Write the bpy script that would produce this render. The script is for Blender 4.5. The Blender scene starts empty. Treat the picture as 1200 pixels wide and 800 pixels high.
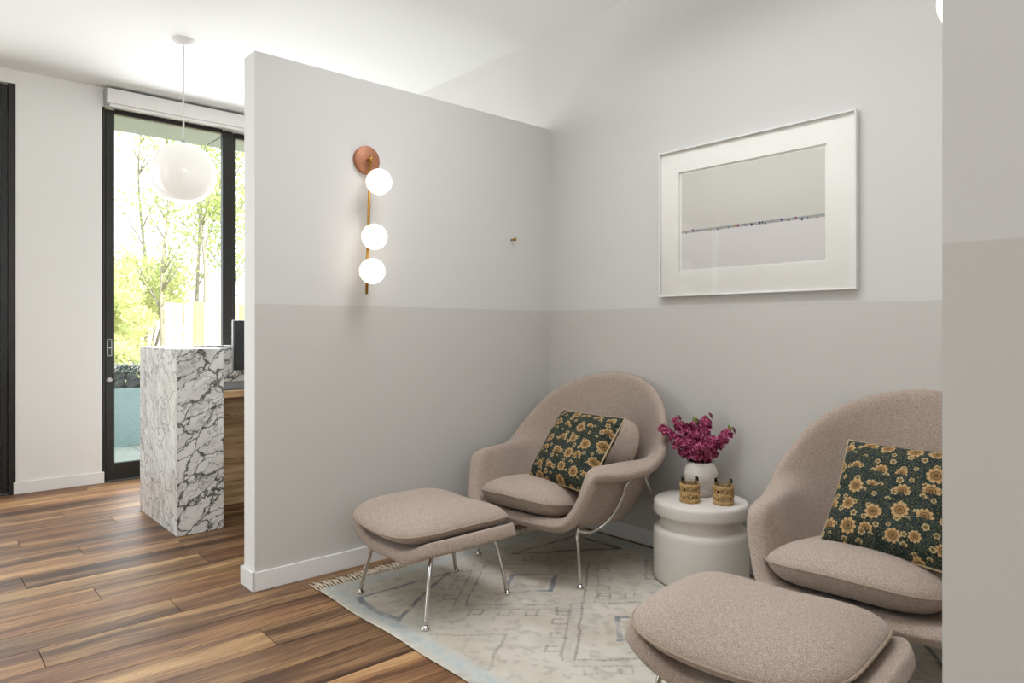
import bpy, bmesh, math, random
import numpy as np
from mathutils import Vector, Matrix, noise as mnoise

PI = math.pi
sc = bpy.context.scene
col = sc.collection
rnd = random.Random(7)

# ------------------------------------------------------------------ camera
cam_d = bpy.data.cameras.new('camera')
cam = bpy.data.objects.new('camera', cam_d)
col.objects.link(cam)
cam.location = (0, 0, 1.17)
cam.rotation_euler = (PI / 2, 0, math.atan2(914, 810) - PI / 2)
cam_d.sensor_width = 36.0
cam_d.lens = 810 / 1200 * 36
cam_d.shift_y = (385 - 400) / 1200
cam_d.clip_start = 0.02
sc.camera = cam

# ------------------------------------------------------------------ world, sun, daylight, exposure
world = bpy.data.worlds.new('sky')
sc.world = world
world.use_nodes = True
wn = world.node_tree
wn.nodes.clear()
wbg = wn.nodes.new('ShaderNodeBackground')
wbg.inputs['Color'].default_value = (0.90, 0.96, 1.0, 1)
wbg.inputs['Strength'].default_value = 2.6
wout = wn.nodes.new('ShaderNodeOutputWorld')
wn.links.new(wbg.outputs[0], wout.inputs[0])

sun_d = bpy.data.lights.new('sun', 'SUN')
sun_d.energy = 9.0
sun_d.angle = 0.01
sun_d.color = (1, 0.95, 0.85)
sun = bpy.data.objects.new('sun', sun_d)
col.objects.link(sun)
sun.rotation_euler = Vector((-0.25, 0.75, -0.85)).to_track_quat('-Z', 'Y').to_euler()


def area(name, loc, direction, sx, sy, power, color=(1, 1, 1)):
    d = bpy.data.lights.new(name, 'AREA')
    d.shape = 'RECTANGLE'
    d.size, d.size_y, d.energy, d.color = sx, sy, power, color
    o = bpy.data.objects.new(name, d)
    col.objects.link(o)
    o.location = loc
    o.rotation_euler = Vector(direction).to_track_quat('-Z', 'Y').to_euler()
    return o


# daylight falling in through the glazed openings of the room, an added fill, and the downlights of its ceiling
DAY = (0.955, 0.985, 1.04)
area('daylight_window', (2.1, 5.90, 1.5), (0, -1, -0.08), 1.7, 2.5, 58, DAY)
area('daylight_door', (-1.6, 5.90, 1.5), (0, -1, -0.05), 3.6, 2.5, 64, DAY)
area('fill_near', (0.5, -2.85, 2.05), (0.0, 1, 0.10), 3.4, 1.6, 72, DAY)  # fill light added to brighten the partition; the wall behind it has no window
for x, y, sx, sy, p in ((1.85, 1.6, 0.7, 1.7, 22), (0.2, 1.6, 1.0, 2.4, 8)):
    area('ceiling_light', (x, y, 2.98), (0, 0, -1), sx, sy, p, DAY).data.spread = math.radians(155)

vs = sc.view_settings
vs.view_transform = 'Standard'
vs.look = 'None'
vs.gamma = 1.0
vs.use_curve_mapping = False
vs.exposure = 0.20


# ------------------------------------------------------------------ helpers
def tag(o, label=None, cat=None, group=None, kind=None):
    if label: o['label'] = label
    if cat: o['category'] = cat
    if group: o['group'] = group
    if kind: o['kind'] = kind
    return o


def empty(name, loc=(0, 0, 0), rz=0.0):
    o = bpy.data.objects.new(name, None)
    col.objects.link(o)
    o.empty_display_size = 0.1
    o.location = loc
    o.rotation_euler = (0, 0, rz)
    return o


def obj(name, bm, mat, parent=None, smooth=True):
    me = bpy.data.meshes.new(name)
    bm.normal_update()
    bm.to_mesh(me)
    bm.free()
    return mobj(name, me, mat, parent, smooth)


def mobj(name, me, mat, parent=None, smooth=True):
    if mat:
        for m in (mat if isinstance(mat, (list, tuple)) else [mat]):
            me.materials.append(m)
    if smooth and len(me.polygons):
        me.polygons.foreach_set('use_smooth', [True] * len(me.polygons))
    o = bpy.data.objects.new(name, me)
    col.objects.link(o)
    o.parent = parent
    return o


def pyobj(name, verts, faces, mat, parent=None, smooth=True):
    me = bpy.data.meshes.new(name)
    me.from_pydata([tuple(v) for v in verts], [], faces)
    me.update()
    return mobj(name, me, mat, parent, smooth)


def box(bm, lo, hi, bevel=0.0, seg=2):
    lo, hi = Vector(lo), Vector(hi)
    m = Matrix.Translation((lo + hi) / 2) @ Matrix.Diagonal((hi.x - lo.x, hi.y - lo.y, hi.z - lo.z, 1))
    r = bmesh.ops.create_cube(bm, size=1, matrix=m)
    if bevel:
        es = list({e for v in r['verts'] for e in v.link_edges})
        bmesh.ops.bevel(bm, geom=es, offset=bevel, segments=seg, affect='EDGES', profile=0.5)
    return bm


def boxobj(name, lo, hi, mat, parent=None, bevel=0.0, smooth=False):
    return obj(name, box(bmesh.new(), lo, hi, bevel), mat, parent, smooth)


def lathe(bm, prof, seg=48, loc=(0, 0, 0), wob=None):
    """prof: list of (r, z)"""
    rows = []
    for r, z in prof:
        if r <= 1e-6:
            rows.append([bm.verts.new((loc[0], loc[1], loc[2] + z))])
        else:
            row = []
            for k in range(seg):
                a = 2 * PI * k / seg
                rr = r * (wob(a, z) if wob else 1)
                row.append(bm.verts.new((loc[0] + rr * math.cos(a), loc[1] + rr * math.sin(a), loc[2] + z)))
            rows.append(row)
    for a, b in zip(rows[:-1], rows[1:]):
        for k in range(seg):
            k2 = (k + 1) % seg
            if len(a) == 1 and len(b) == 1:
                continue
            if len(a) == 1:
                bm.faces.new((a[0], b[k2], b[k]))
            elif len(b) == 1:
                bm.faces.new((a[k], a[k2], b[0]))
            else:
                bm.faces.new((a[k], a[k2], b[k2], b[k]))
    return bm


def catmull(pts, n=8, closed=False):
    pts = [Vector(p) for p in pts]
    N = len(pts)
    out = []
    rng = range(N if closed else N - 1)
    for i in rng:
        if closed:
            p0, p1, p2, p3 = pts[i - 1], pts[i], pts[(i + 1) % N], pts[(i + 2) % N]
        else:
            p1, p2 = pts[i], pts[i + 1]
            p0 = pts[i - 1] if i > 0 else p1 * 2 - p2
            p3 = pts[i + 2] if i + 2 < N else p2 * 2 - p1
        for k in range(n):
            t = k / n
            out.append(0.5 * ((2 * p1) + (p2 - p0) * t + (2 * p0 - 5 * p1 + 4 * p2 - p3) * t * t
                              + (-p0 + 3 * p1 - 3 * p2 + p3) * t ** 3))
    if not closed:
        out.append(pts[-1])
    return out


def tube(bm, path, r, seg=10, closed=False, cap=True):
    path = [Vector(p) for p in path]
    N = len(path)
    rs = r if isinstance(r, (list, tuple)) else [r] * N
    rings = []
    ref = None
    for i, p in enumerate(path):
        if closed:
            t = path[(i + 1) % N] - path[i - 1]
        else:
            t = path[min(i + 1, N - 1)] - path[max(i - 1, 0)]
        t.normalize()
        if ref is None:
            ref = Vector((0, 0, 1)) if abs(t.z) < 0.9 else Vector((1, 0, 0))
        ref = (ref - t * ref.dot(t)).normalized()
        b = t.cross(ref)
        rings.append([bm.verts.new(p + (ref * math.cos(2 * PI * k / seg) + b * math.sin(2 * PI * k / seg)) * rs[i])
                      for k in range(seg)])
    m = N if closed else N - 1
    for i in range(m):
        a, b = rings[i], rings[(i + 1) % N]
        for k in range(seg):
            bm.faces.new((a[k], a[(k + 1) % seg], b[(k + 1) % seg], b[k]))
    if cap and not closed:
        bm.faces.new(rings[0][::-1])
        bm.faces.new(rings[-1])
    return bm


def sphere(bm, c, r, u=32, v=20, sz=(1, 1, 1)):
    bmesh.ops.create_uvsphere(bm, u_segments=u, v_segments=v, radius=r,
                              matrix=Matrix.Translation(c) @ Matrix.Diagonal((*sz, 1)))
    return bm


# ------------------------------------------------------------------ materials
def srgb(r, g, b):
    def f(c):
        c /= 255
        return c / 12.92 if c <= 0.04045 else ((c + 0.055) / 1.055) ** 2.4
    return (f(r), f(g), f(b), 1)


class NT:
    def __init__(s, name):
        s.m = bpy.data.materials.new(name)
        s.m.use_nodes = True
        s.t = s.m.node_tree
        s.t.nodes.clear()
        s.out = s.n('OutputMaterial')

    def n(s, typ, props=None, **ins):
        x = s.t.nodes.new('ShaderNode' + typ)
        for k, v in (props or {}).items():
            setattr(x, k, v)
        for k, v in ins.items():
            key = int(k[1:]) if k[0] == 'i' and k[1:].isdigit() else k.replace('_', ' ')
            s.set(x.inputs[key], v)
        return x

    def set(s, sock, v):
        if isinstance(v, bpy.types.NodeSocket):
            s.t.links.new(v, sock)
        elif isinstance(v, bpy.types.Node):
            s.t.links.new(v.outputs[0], sock)
        else:
            sock.default_value = v

    def math(s, op, a, b=None, clamp=False):
        x = s.n('Math', {'operation': op, 'use_clamp': clamp}, i0=a)
        if b is not None:
            s.set(x.inputs[1], b)
        return x.outputs[0]

    def mix(s, fac, a, b, blend='MIX'):
        x = s.n('Mix', {'data_type': 'RGBA', 'blend_type': blend})
        s.set(x.inputs[0], fac)
        s.set(x.inputs[6], a)
        s.set(x.inputs[7], b)
        return x.outputs[2]

    def ramp(s, fac, stops, interp='LINEAR'):
        x = s.n('ValToRGB', None, Fac=fac)
        cr = x.color_ramp
        cr.interpolation = interp
        while len(cr.elements) < len(stops):
            cr.elements.new(0.5)
        for e, (p, c) in zip(cr.elements, stops):
            e.position = p
            e.color = c if len(c) == 4 else (*c, 1)
        return x.outputs[0]

    def step(s, v, lo, hi):
        x = s.n('MapRange', {'interpolation_type': 'SMOOTHSTEP'}, Value=v)
        x.inputs[1].default_value = lo
        x.inputs[2].default_value = hi
        return x.outputs[0]

    def coord(s, kind='Object'):
        return s.n('TexCoord').outputs[kind]

    def mapping(s, v, scale=(1, 1, 1), rot=(0, 0, 0), loc=(0, 0, 0)):
        x = s.n('Mapping', None, Vector=v)
        x.inputs['Scale'].default_value = scale
        x.inputs['Rotation'].default_value = rot
        x.inputs['Location'].default_value = loc
        return x.outputs[0]

    def noise(s, v, scale, detail=3, rough=0.5, out=0):
        x = s.n('TexNoise', None, Vector=v, Scale=scale, Detail=detail, Roughness=rough)
        return x.outputs[out]

    def principled(s, bump=None, bump_d=0.002, bump_s=0.3, **ins):
        p = s.n('BsdfPrincipled')
        for k, v in ins.items():
            s.set(p.inputs[k.replace('_', ' ')], v)
        if bump is not None:
            b = s.n('Bump', None, Height=bump, Strength=bump_s, Distance=bump_d)
            s.t.links.new(b.outputs[0], p.inputs['Normal'])
        s.t.links.new(p.outputs[0], s.out.inputs[0])
        return s.m


def plain(name, c, rough=0.5, metal=0.0, spec=0.5, var=0.0, vscale=30, bump=0.0, bscale=200):
    t = NT(name)
    v = t.coord()
    base = c
    if var:
        n = t.noise(v, vscale, 4)
        base = t.mix(n, tuple(x * (1 - var) for x in c[:3]) + (1,), tuple(min(1, x * (1 + var)) for x in c[:3]) + (1,))
    kw = dict(Base_Color=base, Roughness=rough, Metallic=metal)
    kw['Specular_IOR_Level'] = spec
    return t.principled(bump=t.noise(v, bscale, 2) if bump else None, bump_s=bump, **kw)


PAINT_Z = 1.282
WHITE = srgb(229, 228, 225)


def wall_mat(name, upper, lower):
    t = NT(name)
    g = t.n('NewGeometry')
    z = t.n('SeparateXYZ', None, Vector=g.outputs['Position']).outputs[2]
    c = t.mix(t.step(z, PAINT_Z - 0.001, PAINT_Z + 0.001), lower, upper)
    return t.principled(bump=t.noise(g.outputs['Position'], 350, 2), bump_s=0.08, Base_Color=c, Roughness=0.65,
                        Specular_IOR_Level=0.3)


M = {}
M['wall2'] = wall_mat('two_tone_paint', srgb(214, 212, 208), srgb(203, 200, 194))
M['white'] = plain('white_paint', srgb(232, 231, 228), 0.6, spec=0.3, bump=0.06, bscale=350)
M['ceiling'] = plain('ceiling_paint', srgb(229, 230, 227), 0.8, spec=0.2, bump=0.05, bscale=300)
M['trim'] = plain('trim_paint', srgb(233, 231, 228), 0.4, spec=0.4, var=0.01)
M['black_metal'] = plain('dark_bronze_aluminium', srgb(36, 34, 32), 0.38, 0.3, var=0.1)
M['chrome'] = plain('polished_chrome', (0.62, 0.60, 0.57, 1), 0.12, 1.0, var=0.03)
M['brass'] = plain('brushed_brass', srgb(196, 150, 74), 0.28, 1.0, var=0.06)
M['copper'] = plain('copper_plate', srgb(172, 116, 86), 0.5, 0.4, var=0.06)
M['screen'] = plain('screen_black', srgb(24, 24, 26), 0.25, var=0.05)
M['silver'] = plain('silver_plastic', srgb(180, 180, 178), 0.35, 0.6, var=0.03)
M['mat_grey'] = plain('grey_felt', srgb(84, 84, 82), 0.9, var=0.1)
M['plaster'] = plain('white_plaster', srgb(222, 215, 207), 0.7, spec=0.25, var=0.015, bump=0.05)
M['soffit'] = plain('soffit_panel', srgb(150, 158, 150), 0.7, var=0.04)
M['dark'] = plain('dark_gap', srgb(30, 22, 16), 0.9, var=0.1)
M['stem'] = plain('stem_green', srgb(62, 84, 44), 0.6, var=0.2)
M['bud'] = plain('bud_green', srgb(128, 140, 70), 0.6, var=0.2)
M['trunk'] = plain('birch_bark', srgb(150, 142, 130), 0.9, var=0.35, vscale=9)
M['planter'] = plain('glazed_planter', srgb(150, 176, 178), 0.4, var=0.06, vscale=3)
M['paving'] = plain('concrete_paving', srgb(170, 176, 170), 0.8, var=0.08, vscale=4)
M['gravel'] = plain('pale_gravel', srgb(200, 188, 160), 0.9, var=0.15, vscale=14)
M['petal_white'] = plain('white_blossom', srgb(235, 232, 224), 0.7, var=0.06)
M['fringe'] = plain('cotton_fringe', srgb(234, 220, 198), 0.95, var=0.12, vscale=60)


def leaf_mat(name, a, b, transl=0.45):
    t = NT(name)
    g = t.n('NewGeometry')
    c = t.mix(t.noise(g.outputs['Position'], 2.3, 3), a, b)
    d = t.n('BsdfDiffuse', None, Color=c)
    tr = t.n('BsdfTranslucent', None, Color=c)
    mx = t.n('MixShader', None, i0=transl, i1=d, i2=tr)
    t.t.links.new(mx.outputs[0], t.out.inputs[0])
    return t.m


M['leaf_yellow'] = leaf_mat('leaf_yellow', srgb(228, 228, 176), srgb(188, 198, 132))
M['leaf_green'] = leaf_mat('leaf_green', srgb(200, 206, 140), srgb(140, 160, 96))
M['leaf_dark'] = leaf_mat('leaf_dark', srgb(62, 84, 70), srgb(40, 60, 52))


def fabric_mat():
    t = NT('taupe_wool')
    v = t.coord()
    n1 = t.noise(v, 420, 2, 0.6)
    n2 = t.noise(v, 140, 3, 0.6)
    c = t.ramp(n1, [(0.30, srgb(124, 107, 96)), (0.50, srgb(167, 149, 136)), (0.70, srgb(208, 191, 178))])
    c = t.mix(t.step(n2, 0.35, 0.7), c, t.mix(0.35, c, srgb(190, 173, 155)))
    return t.principled(bump=n1, bump_s=0.35, bump_d=0.002, Base_Color=c, Roughness=0.95, Specular_IOR_Level=0.15,
                        Sheen_Weight=0.15, Sheen_Roughness=0.5)


M['fabric'] = fabric_mat()
M['welt'] = plain('taupe_welt', srgb(164, 147, 131), 0.95, spec=0.15, var=0.12, vscale=300)
M['stitch'] = plain('pale_stitch', srgb(182, 166, 152), 0.9, spec=0.15, var=0.1)


def wood_floor():
    t = NT('plank_wood')
    g = t.n('NewGeometry')
    oi = t.n('ObjectInfo')
    off = t.math('MULTIPLY', oi.outputs['Random'], 71.3)
    offv = t.n('CombineXYZ', None, X=off, Y=t.math('MULTIPLY', off, 1.7), Z=0.0).outputs[0]
    p = t.n('VectorMath', {'operation': 'ADD'}, i0=g.outputs['Position'], i1=offv).outputs[0]
    warp = t.noise(t.mapping(p, (0.9, 2.5, 1)), 1.6, 2)
    pw = t.n('VectorMath', {'operation': 'ADD'}, i0=p,
             i1=t.n('CombineXYZ', None, X=0.0, Y=t.math('MULTIPLY', warp, 0.12), Z=0.0).outputs[0]).outputs[0]
    band = t.noise(t.mapping(pw, (0.55, 9, 1)), 1.0, 2, 0.5)
    fine = t.noise(t.mapping(pw, (3.5, 90, 1)), 1.0, 4, 0.6)
    knot = t.noise(t.mapping(pw, (2.2, 9, 1)), 2.0, 3, 0.6)
    f = t.math('ADD', t.math('ADD', t.math('MULTIPLY', t.math('SUBTRACT', band, 0.5), 1.1), 0.41), t.math('MULTIPLY', t.math('SUBTRACT', fine, 0.5), 0.70))
    f = t.math('ADD', f, t.math('MULTIPLY', t.math('SUBTRACT', oi.outputs['Random'], 0.5), 0.16))
    c = t.ramp(f, [(0.14, srgb(66, 45, 31)), (0.30, srgb(104, 76, 54)), (0.44, srgb(136, 104, 75)),
                   (0.58, srgb(170, 135, 93)), (0.74, srgb(202, 168, 122))])
    rosy = t.mix(1.0, c, (1.0, 0.91, 0.88, 1), 'MULTIPLY')
    r2 = t.math('FRACT', t.math('MULTIPLY', oi.outputs['Random'], 17.31))
    c = t.mix(t.step(r2, 0.45, 0.9), c, rosy)
    c = t.mix(t.step(knot, 0.64, 0.78), c, srgb(74, 50, 36))
    return t.principled(bump=fine, bump_s=0.12, bump_d=0.002, Base_Color=c,
                        Roughness=t.math('ADD', 0.40, t.math('MULTIPLY', fine, 0.18)), Specular_IOR_Level=0.28)


M['plank'] = wood_floor()


def rustic_wood():
    t = NT('rustic_oak')
    v = t.coord()
    oi = t.n('ObjectInfo')
    off = t.math('MULTIPLY', oi.outputs['Random'], 40.0)
    p = t.n('VectorMath', {'operation': 'ADD'}, i0=v, i1=t.n('CombineXYZ', None, X=off, Y=0.0, Z=off).outputs[0]).outputs[0]
    n = t.noise(t.mapping(p, (1.5, 6, 16)), 1.6, 4, 0.6)
    k = t.noise(t.mapping(p, (3, 3, 7)), 2.4, 2)
    c = t.ramp(n, [(0.3, srgb(150, 116, 80)), (0.5, srgb(192, 158, 116)), (0.7, srgb(220, 190, 146))])
    c = t.mix(t.step(k, 0.66, 0.74), c, srgb(66, 42, 26))
    return t.principled(Base_Color=c, Roughness=0.5, Specular_IOR_Level=0.4)


M['oak'] = rustic_wood()


def marble(name, scale, rot, stretch, width, dark, amount):
    t = NT(name)
    v = t.coord()
    n = t.noise(v, 5, 4, 0.6, out=1)
    n2 = t.noise(v, 18, 3, 0.6, out=1)
    d = t.n('VectorMath', {'operation': 'MULTIPLY_ADD'}, i0=n, i1=(0.16, 0.16, 0.16), i2=v).outputs[0]
    d = t.n('VectorMath', {'operation': 'MULTIPLY_ADD'}, i0=n2, i1=(0.05, 0.05, 0.05), i2=d).outputs[0]
    d = t.mapping(t.mapping(d, (1, 1, 1), rot), stretch)
    e1 = t.n('TexVoronoi', {'feature': 'DISTANCE_TO_EDGE'}, Vector=d, Scale=scale).outputs['Distance']
    e2 = t.n('TexVoronoi', {'feature': 'DISTANCE_TO_EDGE'}, Vector=d, Scale=scale * 2.3).outputs['Distance']
    wmod = t.noise(v, 3.2, 3)
    big = t.math('SUBTRACT', 1.0, t.step(t.math('DIVIDE', e1, t.math('ADD', 0.15, wmod)), 0.0, width))
    sm = t.math('SUBTRACT', 1.0, t.step(e2, 0.0, width * 0.8))
    sm = t.math('MULTIPLY', sm, t.step(wmod, 0.42, 0.62))
    mask = t.math('MAXIMUM', big, t.math('MULTIPLY', sm, 0.8))
    cloud = t.noise(d, scale * 0.8, 3)
    base = t.mix(t.step(cloud, 0.35, 0.7), srgb(232, 231, 228), srgb(206, 204, 200))
    c = t.mix(t.math('MULTIPLY', mask, amount), base, dark)
    return t.principled(Base_Color=c, Roughness=0.22, Specular_IOR_Level=0.5)


M['marble_bold'] = marble('marble_bold', 8.0, (0, 0.60, 0), (0.62, 1, 1.75), 0.105, srgb(50, 47, 46), 0.95)
M['marble_soft'] = marble('marble_soft', 9.5, (-0.95, 0.0, 0), (1, 0.7, 1.7), 0.10, srgb(104, 102, 102), 0.72)


def pane_mat(name, tint, ior=1.45):
    t = NT(name)
    fr = t.n('Fresnel', None, IOR=ior)
    tr = t.n('BsdfTransparent', None, Color=tint)
    gl = t.n('BsdfGlossy', None, Color=(1, 1, 1, 1), Roughness=0.01)
    mx = t.n('MixShader', None, i0=fr.outputs[0], i1=tr, i2=gl)
    t.t.links.new(mx.outputs[0], t.out.inputs[0])
    return t.m


M['glass'] = pane_mat('window_glass', (0.96, 0.98, 0.97, 1))
M['picture_glass'] = pane_mat('picture_glass', (1.0, 1.0, 0.99, 1), 1.2)
M['tumbler_glass'] = pane_mat('tumbler_glass', (0.985, 0.985, 0.98, 1), 1.3)


def opal(name, c, strength):
    t = NT(name)
    v = t.coord()
    base = t.mix(t.noise(v, 6, 2), c, tuple(min(1, x * 1.02) for x in c[:3]) + (1,))
    return t.principled(Base_Color=base, Roughness=0.12, Specular_IOR_Level=0.5, Emission_Color=(1, 0.93, 0.82, 1),
                        Emission_Strength=strength, Coat_Weight=0.3)


M['opal_lit'] = opal('lit_opal_glass', srgb(246, 243, 236), 1.4)
M['opal_pendant'] = opal('pendant_opal_glass', srgb(240, 239, 236), 0.22)


def pillow_mat():
    """block print: tan blossoms with dark outlines on a dark green ground"""
    t = NT('block_print_cotton')
    uv = t.coord('UV')

    def flower(scale, loc, petals, rad, seed):
        p = t.mapping(uv, (scale, scale, 0), (0, 0, seed * 0.2), loc)
        vo = t.n('TexVoronoi', {'voronoi_dimensions': '2D', 'feature': 'F1'}, Vector=p, Scale=1.0, Randomness=0.42)
        d = t.n('VectorMath', {'operation': 'SUBTRACT'}, i0=p, i1=vo.outputs['Position']).outputs[0]
        s = t.n('SeparateXYZ', None, Vector=d)
        x, y = s.outputs[0], s.outputs[1]
        rv = t.n('SeparateColor', None, Color=vo.outputs['Color'])
        a = t.math('ARCTAN2', y, x)
        r = t.math('SQRT', t.math('ADD', t.math('MULTIPLY', x, x), t.math('MULTIPLY', y, y)))
        ang = t.math('ADD', a, t.math('MULTIPLY', rv.outputs[1], 6.28))
        lob = t.math('ABSOLUTE', t.math('COSINE', t.math('MULTIPLY', ang, petals / 2)))
        R = t.math('MULTIPLY', t.math('ADD', 0.78, t.math('MULTIPLY', lob, 0.24)),
                   t.math('MULTIPLY', rad, t.math('ADD', 0.75, t.math('MULTIPLY', rv.outputs[0], 0.5))))
        rel = t.math('DIVIDE', r, R)
        half = t.math('MULTIPLY', t.math('GREATER_THAN', rv.outputs[2], 0.5), t.math('LESS_THAN', t.math('DIVIDE', y, R), -0.22))
        inside = t.math('MULTIPLY', t.math('SUBTRACT', 1.0, t.step(rel, 0.93, 1.0)), t.math('SUBTRACT', 1.0, half))
        ring = t.math('MULTIPLY', t.step(rel, 0.44, 0.49), t.math('SUBTRACT', 1.0, t.step(rel, 0.52, 0.57)))
        ray = t.math('MULTIPLY', t.math('SUBTRACT', 1.0, t.step(lob, 0.10, 0.24)), t.step(rel, 0.5, 0.56))
        ctr = t.math('MULTIPLY', t.step(rel, 0.10, 0.14), t.math('SUBTRACT', 1.0, t.step(rel, 0.2, 0.24)))
        lines = t.math('MAXIMUM', t.math('MAXIMUM', ring, ray), ctr)
        return inside, lines, rel

    # leafy ground
    q = t.n('VectorMath', {'operation': 'MULTIPLY_ADD'}, i0=t.noise(uv, 14, 2, out=1), i1=(0.05, 0.05, 0), i2=uv).outputs[0]
    e = t.n('TexVoronoi', {'voronoi_dimensions': '2D', 'feature': 'DISTANCE_TO_EDGE'}, Vector=q, Scale=30.0).outputs['Distance']
    e2 = t.n('TexVoronoi', {'voronoi_dimensions': '2D', 'feature': 'F1'}, Vector=q, Scale=46.0).outputs['Distance']
    g = t.ramp(t.noise(uv, 9, 3), [(0.35, srgb(40, 50, 48)), (0.55, srgb(52, 64, 64)), (0.7, srgb(56, 62, 48))])
    c = t.mix(t.math('SUBTRACT', 1.0, t.step(e, 0.03, 0.10)), g, srgb(30, 32, 26))
    c = t.mix(t.math('SUBTRACT', 1.0, t.step(e2, 0.16, 0.26)), c, srgb(98, 92, 58))
    # small blossoms then the large ones
    for args, ca, cb in (((9.5, (0.3, 0.7, 0), 5, 0.24, 1.0), srgb(188, 168, 124), srgb(120, 96, 60)),
                         ((5.4, (0.1, 0.25, 0), 9, 0.315, 0.0), srgb(186, 152, 106), srgb(134, 102, 62))):
        ins, lines, rel = flower(*args)
        fc = t.mix(t.step(rel, 0.2, 0.9), cb, ca)
        fc = t.mix(lines, fc, srgb(58, 46, 32))
        c = t.mix(ins, c, fc)
    return t.principled(bump=t.noise(uv, 260, 2), bump_s=0.2, Base_Color=c, Roughness=0.9, Specular_IOR_Level=0.15)


M['pillow'] = pillow_mat()
M['piping'] = plain('beige_piping', srgb(182, 164, 134), 0.9, spec=0.15, var=0.08)


def attr_mat(name, attr, rough=0.95):
    t = NT(name)
    a = t.n('Attribute')
    a.attribute_name = attr
    v = t.coord()
    n = t.noise(t.mapping(v, (260, 420, 1)), 1.0, 2)
    c = t.mix(0.18, a.outputs['Color'], t.mix(n, (0.30, 0.28, 0.25, 1), (0.78, 0.76, 0.72, 1)))
    return t.principled(bump=n, bump_s=0.35, bump_d=0.002, Base_Color=c, Roughness=rough, Specular_IOR_Level=0.15)


M['rug'] = attr_mat('faded_wool_rug', 'weave')


def rattan_mat():
    t = NT('woven_rattan')
    v = t.coord()
    n = t.noise(t.mapping(v, (60, 60, 260)), 1.0, 3)
    c = t.ramp(n, [(0.3, srgb(146, 114, 70)), (0.55, srgb(200, 166, 112)), (0.75, srgb(224, 194, 142))])
    return t.principled(bump=n, bump_s=0.4, Base_Color=c, Roughness=0.7, Specular_IOR_Level=0.3)


M['rattan'] = rattan_mat()


def petal_mat():
    t = NT('magenta_petals')
    v = t.coord()
    c = t.ramp(t.noise(v, 95, 2), [(0.32, srgb(112, 22, 60)), (0.50, srgb(166, 52, 98)), (0.68, srgb(222, 140, 166))])
    return t.principled(Base_Color=c, Roughness=0.6, Specular_IOR_Level=0.3)


M['petal'] = petal_mat()

# ------------------------------------------------------------------ the room
YP = 3.068      # alcove face of the left partition
XB = 3.035      # face of the back wall
YW = 5.986      # face of the window wall
CEIL = 3.0
YR = 0.306      # alcove face of the right partition
XL, YN = -4.5, -3.0


def struct(o, label):
    o['kind'] = 'structure'
    o['label'] = label
    return o


floor = struct(boxobj('floor', (XL - 0.2, YN - 0.2, -0.12), (XB + 0.2, 6.2, -0.004), M['dark']),
               'brown wood plank floor running through the room')
# planks: rows run along x, 0.184 m wide
PW, PL = 0.184, 1.83
butts = {0: 0.38, 1: 0.876, 3: 0.657, 4: 1.164, 5: 0.43, 7: 0.718, 9: 0.489, 10: 0.985, 12: 0.77, -3: 0.618, -2: 1.05}
plank_me = {}
pr = random.Random(3)


def plank(x0, x1, y0):
    L = round(x1 - x0, 3)
    if L < 0.03:
        return
    if L not in plank_me:
        bm = box(bmesh.new(), (0, 0, -0.0045), (L, PW - 0.0030, 0))
        me = bpy.data.meshes.new('plank')
        bm.to_mesh(me)
        bm.free()
        me.materials.append(M['plank'])
        plank_me[L] = me
    o = bpy.data.objects.new('plank', plank_me[L])
    col.objects.link(o)
    o.location = (x0, y0, 0)
    o.parent = floor


for k in range(-16, 17):
    y0 = 2.856 + PW * k
    b = butts.get(k, None)
    if b is None:
        b = pr.uniform(-0.9, 0.6)
    x = b
    while x > -1.2:
        x -= PL
    while x < XB - 0.002:
        x1 = min(x + PL, XB - 0.002)
        plank(max(x, -1.6), x1 - 0.003, y0)
        x += PL
# floor beyond the planks that show (outside the frame)
boxobj('floor_rest', (XL, YN, -0.0045), (-1.605, 6.0, 0), M['plank'], floor)
boxobj('floor_rest', (-1.6, YN, -0.0045), (XB, 2.856 - 16 * PW - 0.003, 0), M['plank'], floor)

struct(boxobj('ceiling', (XL - 0.2, YN - 0.2, CEIL), (XB + 0.2, 6.13, CEIL + 0.25), M['ceiling']), 'flat white ceiling')


def paint_wall(name, lo, hi, label, mat=None, white_faces=None):
    bm = box(bmesh.new(), lo, hi)
    if white_faces:
        bm.normal_update()
        for f in bm.faces:
            if white_faces(f.normal):
                f.material_index = 1
    return struct(obj(name, bm, mat or [M['wall2'], M['white']], None, False), label)


paint_wall('wall_back', (XB, YN, 0), (XB + 0.15, 6.13, CEIL), 'grey two-tone wall behind the lounge chairs')
paint_wall('wall_left', (1.186, YP, 0), (XB, YP + 0.125, 2.41), 'freestanding two-tone grey partition left of the chairs',
           white_faces=lambda n: n.x < -0.5 or n.z > 0.5 or n.y > 0.5)
paint_wall('wall_right', (1.03, YR - 0.135, 0), (XB, YR, 2.41), 'grey two-tone partition end at the right of the picture')
paint_wall('wall_near', (XL, YN - 0.15, 0), (XB, YN, CEIL), 'wall behind the viewpoint', M['white'])
# window wall
paint_wall('wall_window', (0.615, YW, 0), (1.150, 6.13, CEIL), 'white pier between the two dark framed doors', M['white'])
for i, (x0, x1, z0) in enumerate(((XL, -3.6, 0.0), (-3.6, 0.615, 2.90), (1.150, XB, 2.86))):
    paint_wall('wall_window', (x0, YW, z0), (x1, 6.13, CEIL), 'white wall around the window openings', M['white'])
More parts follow.
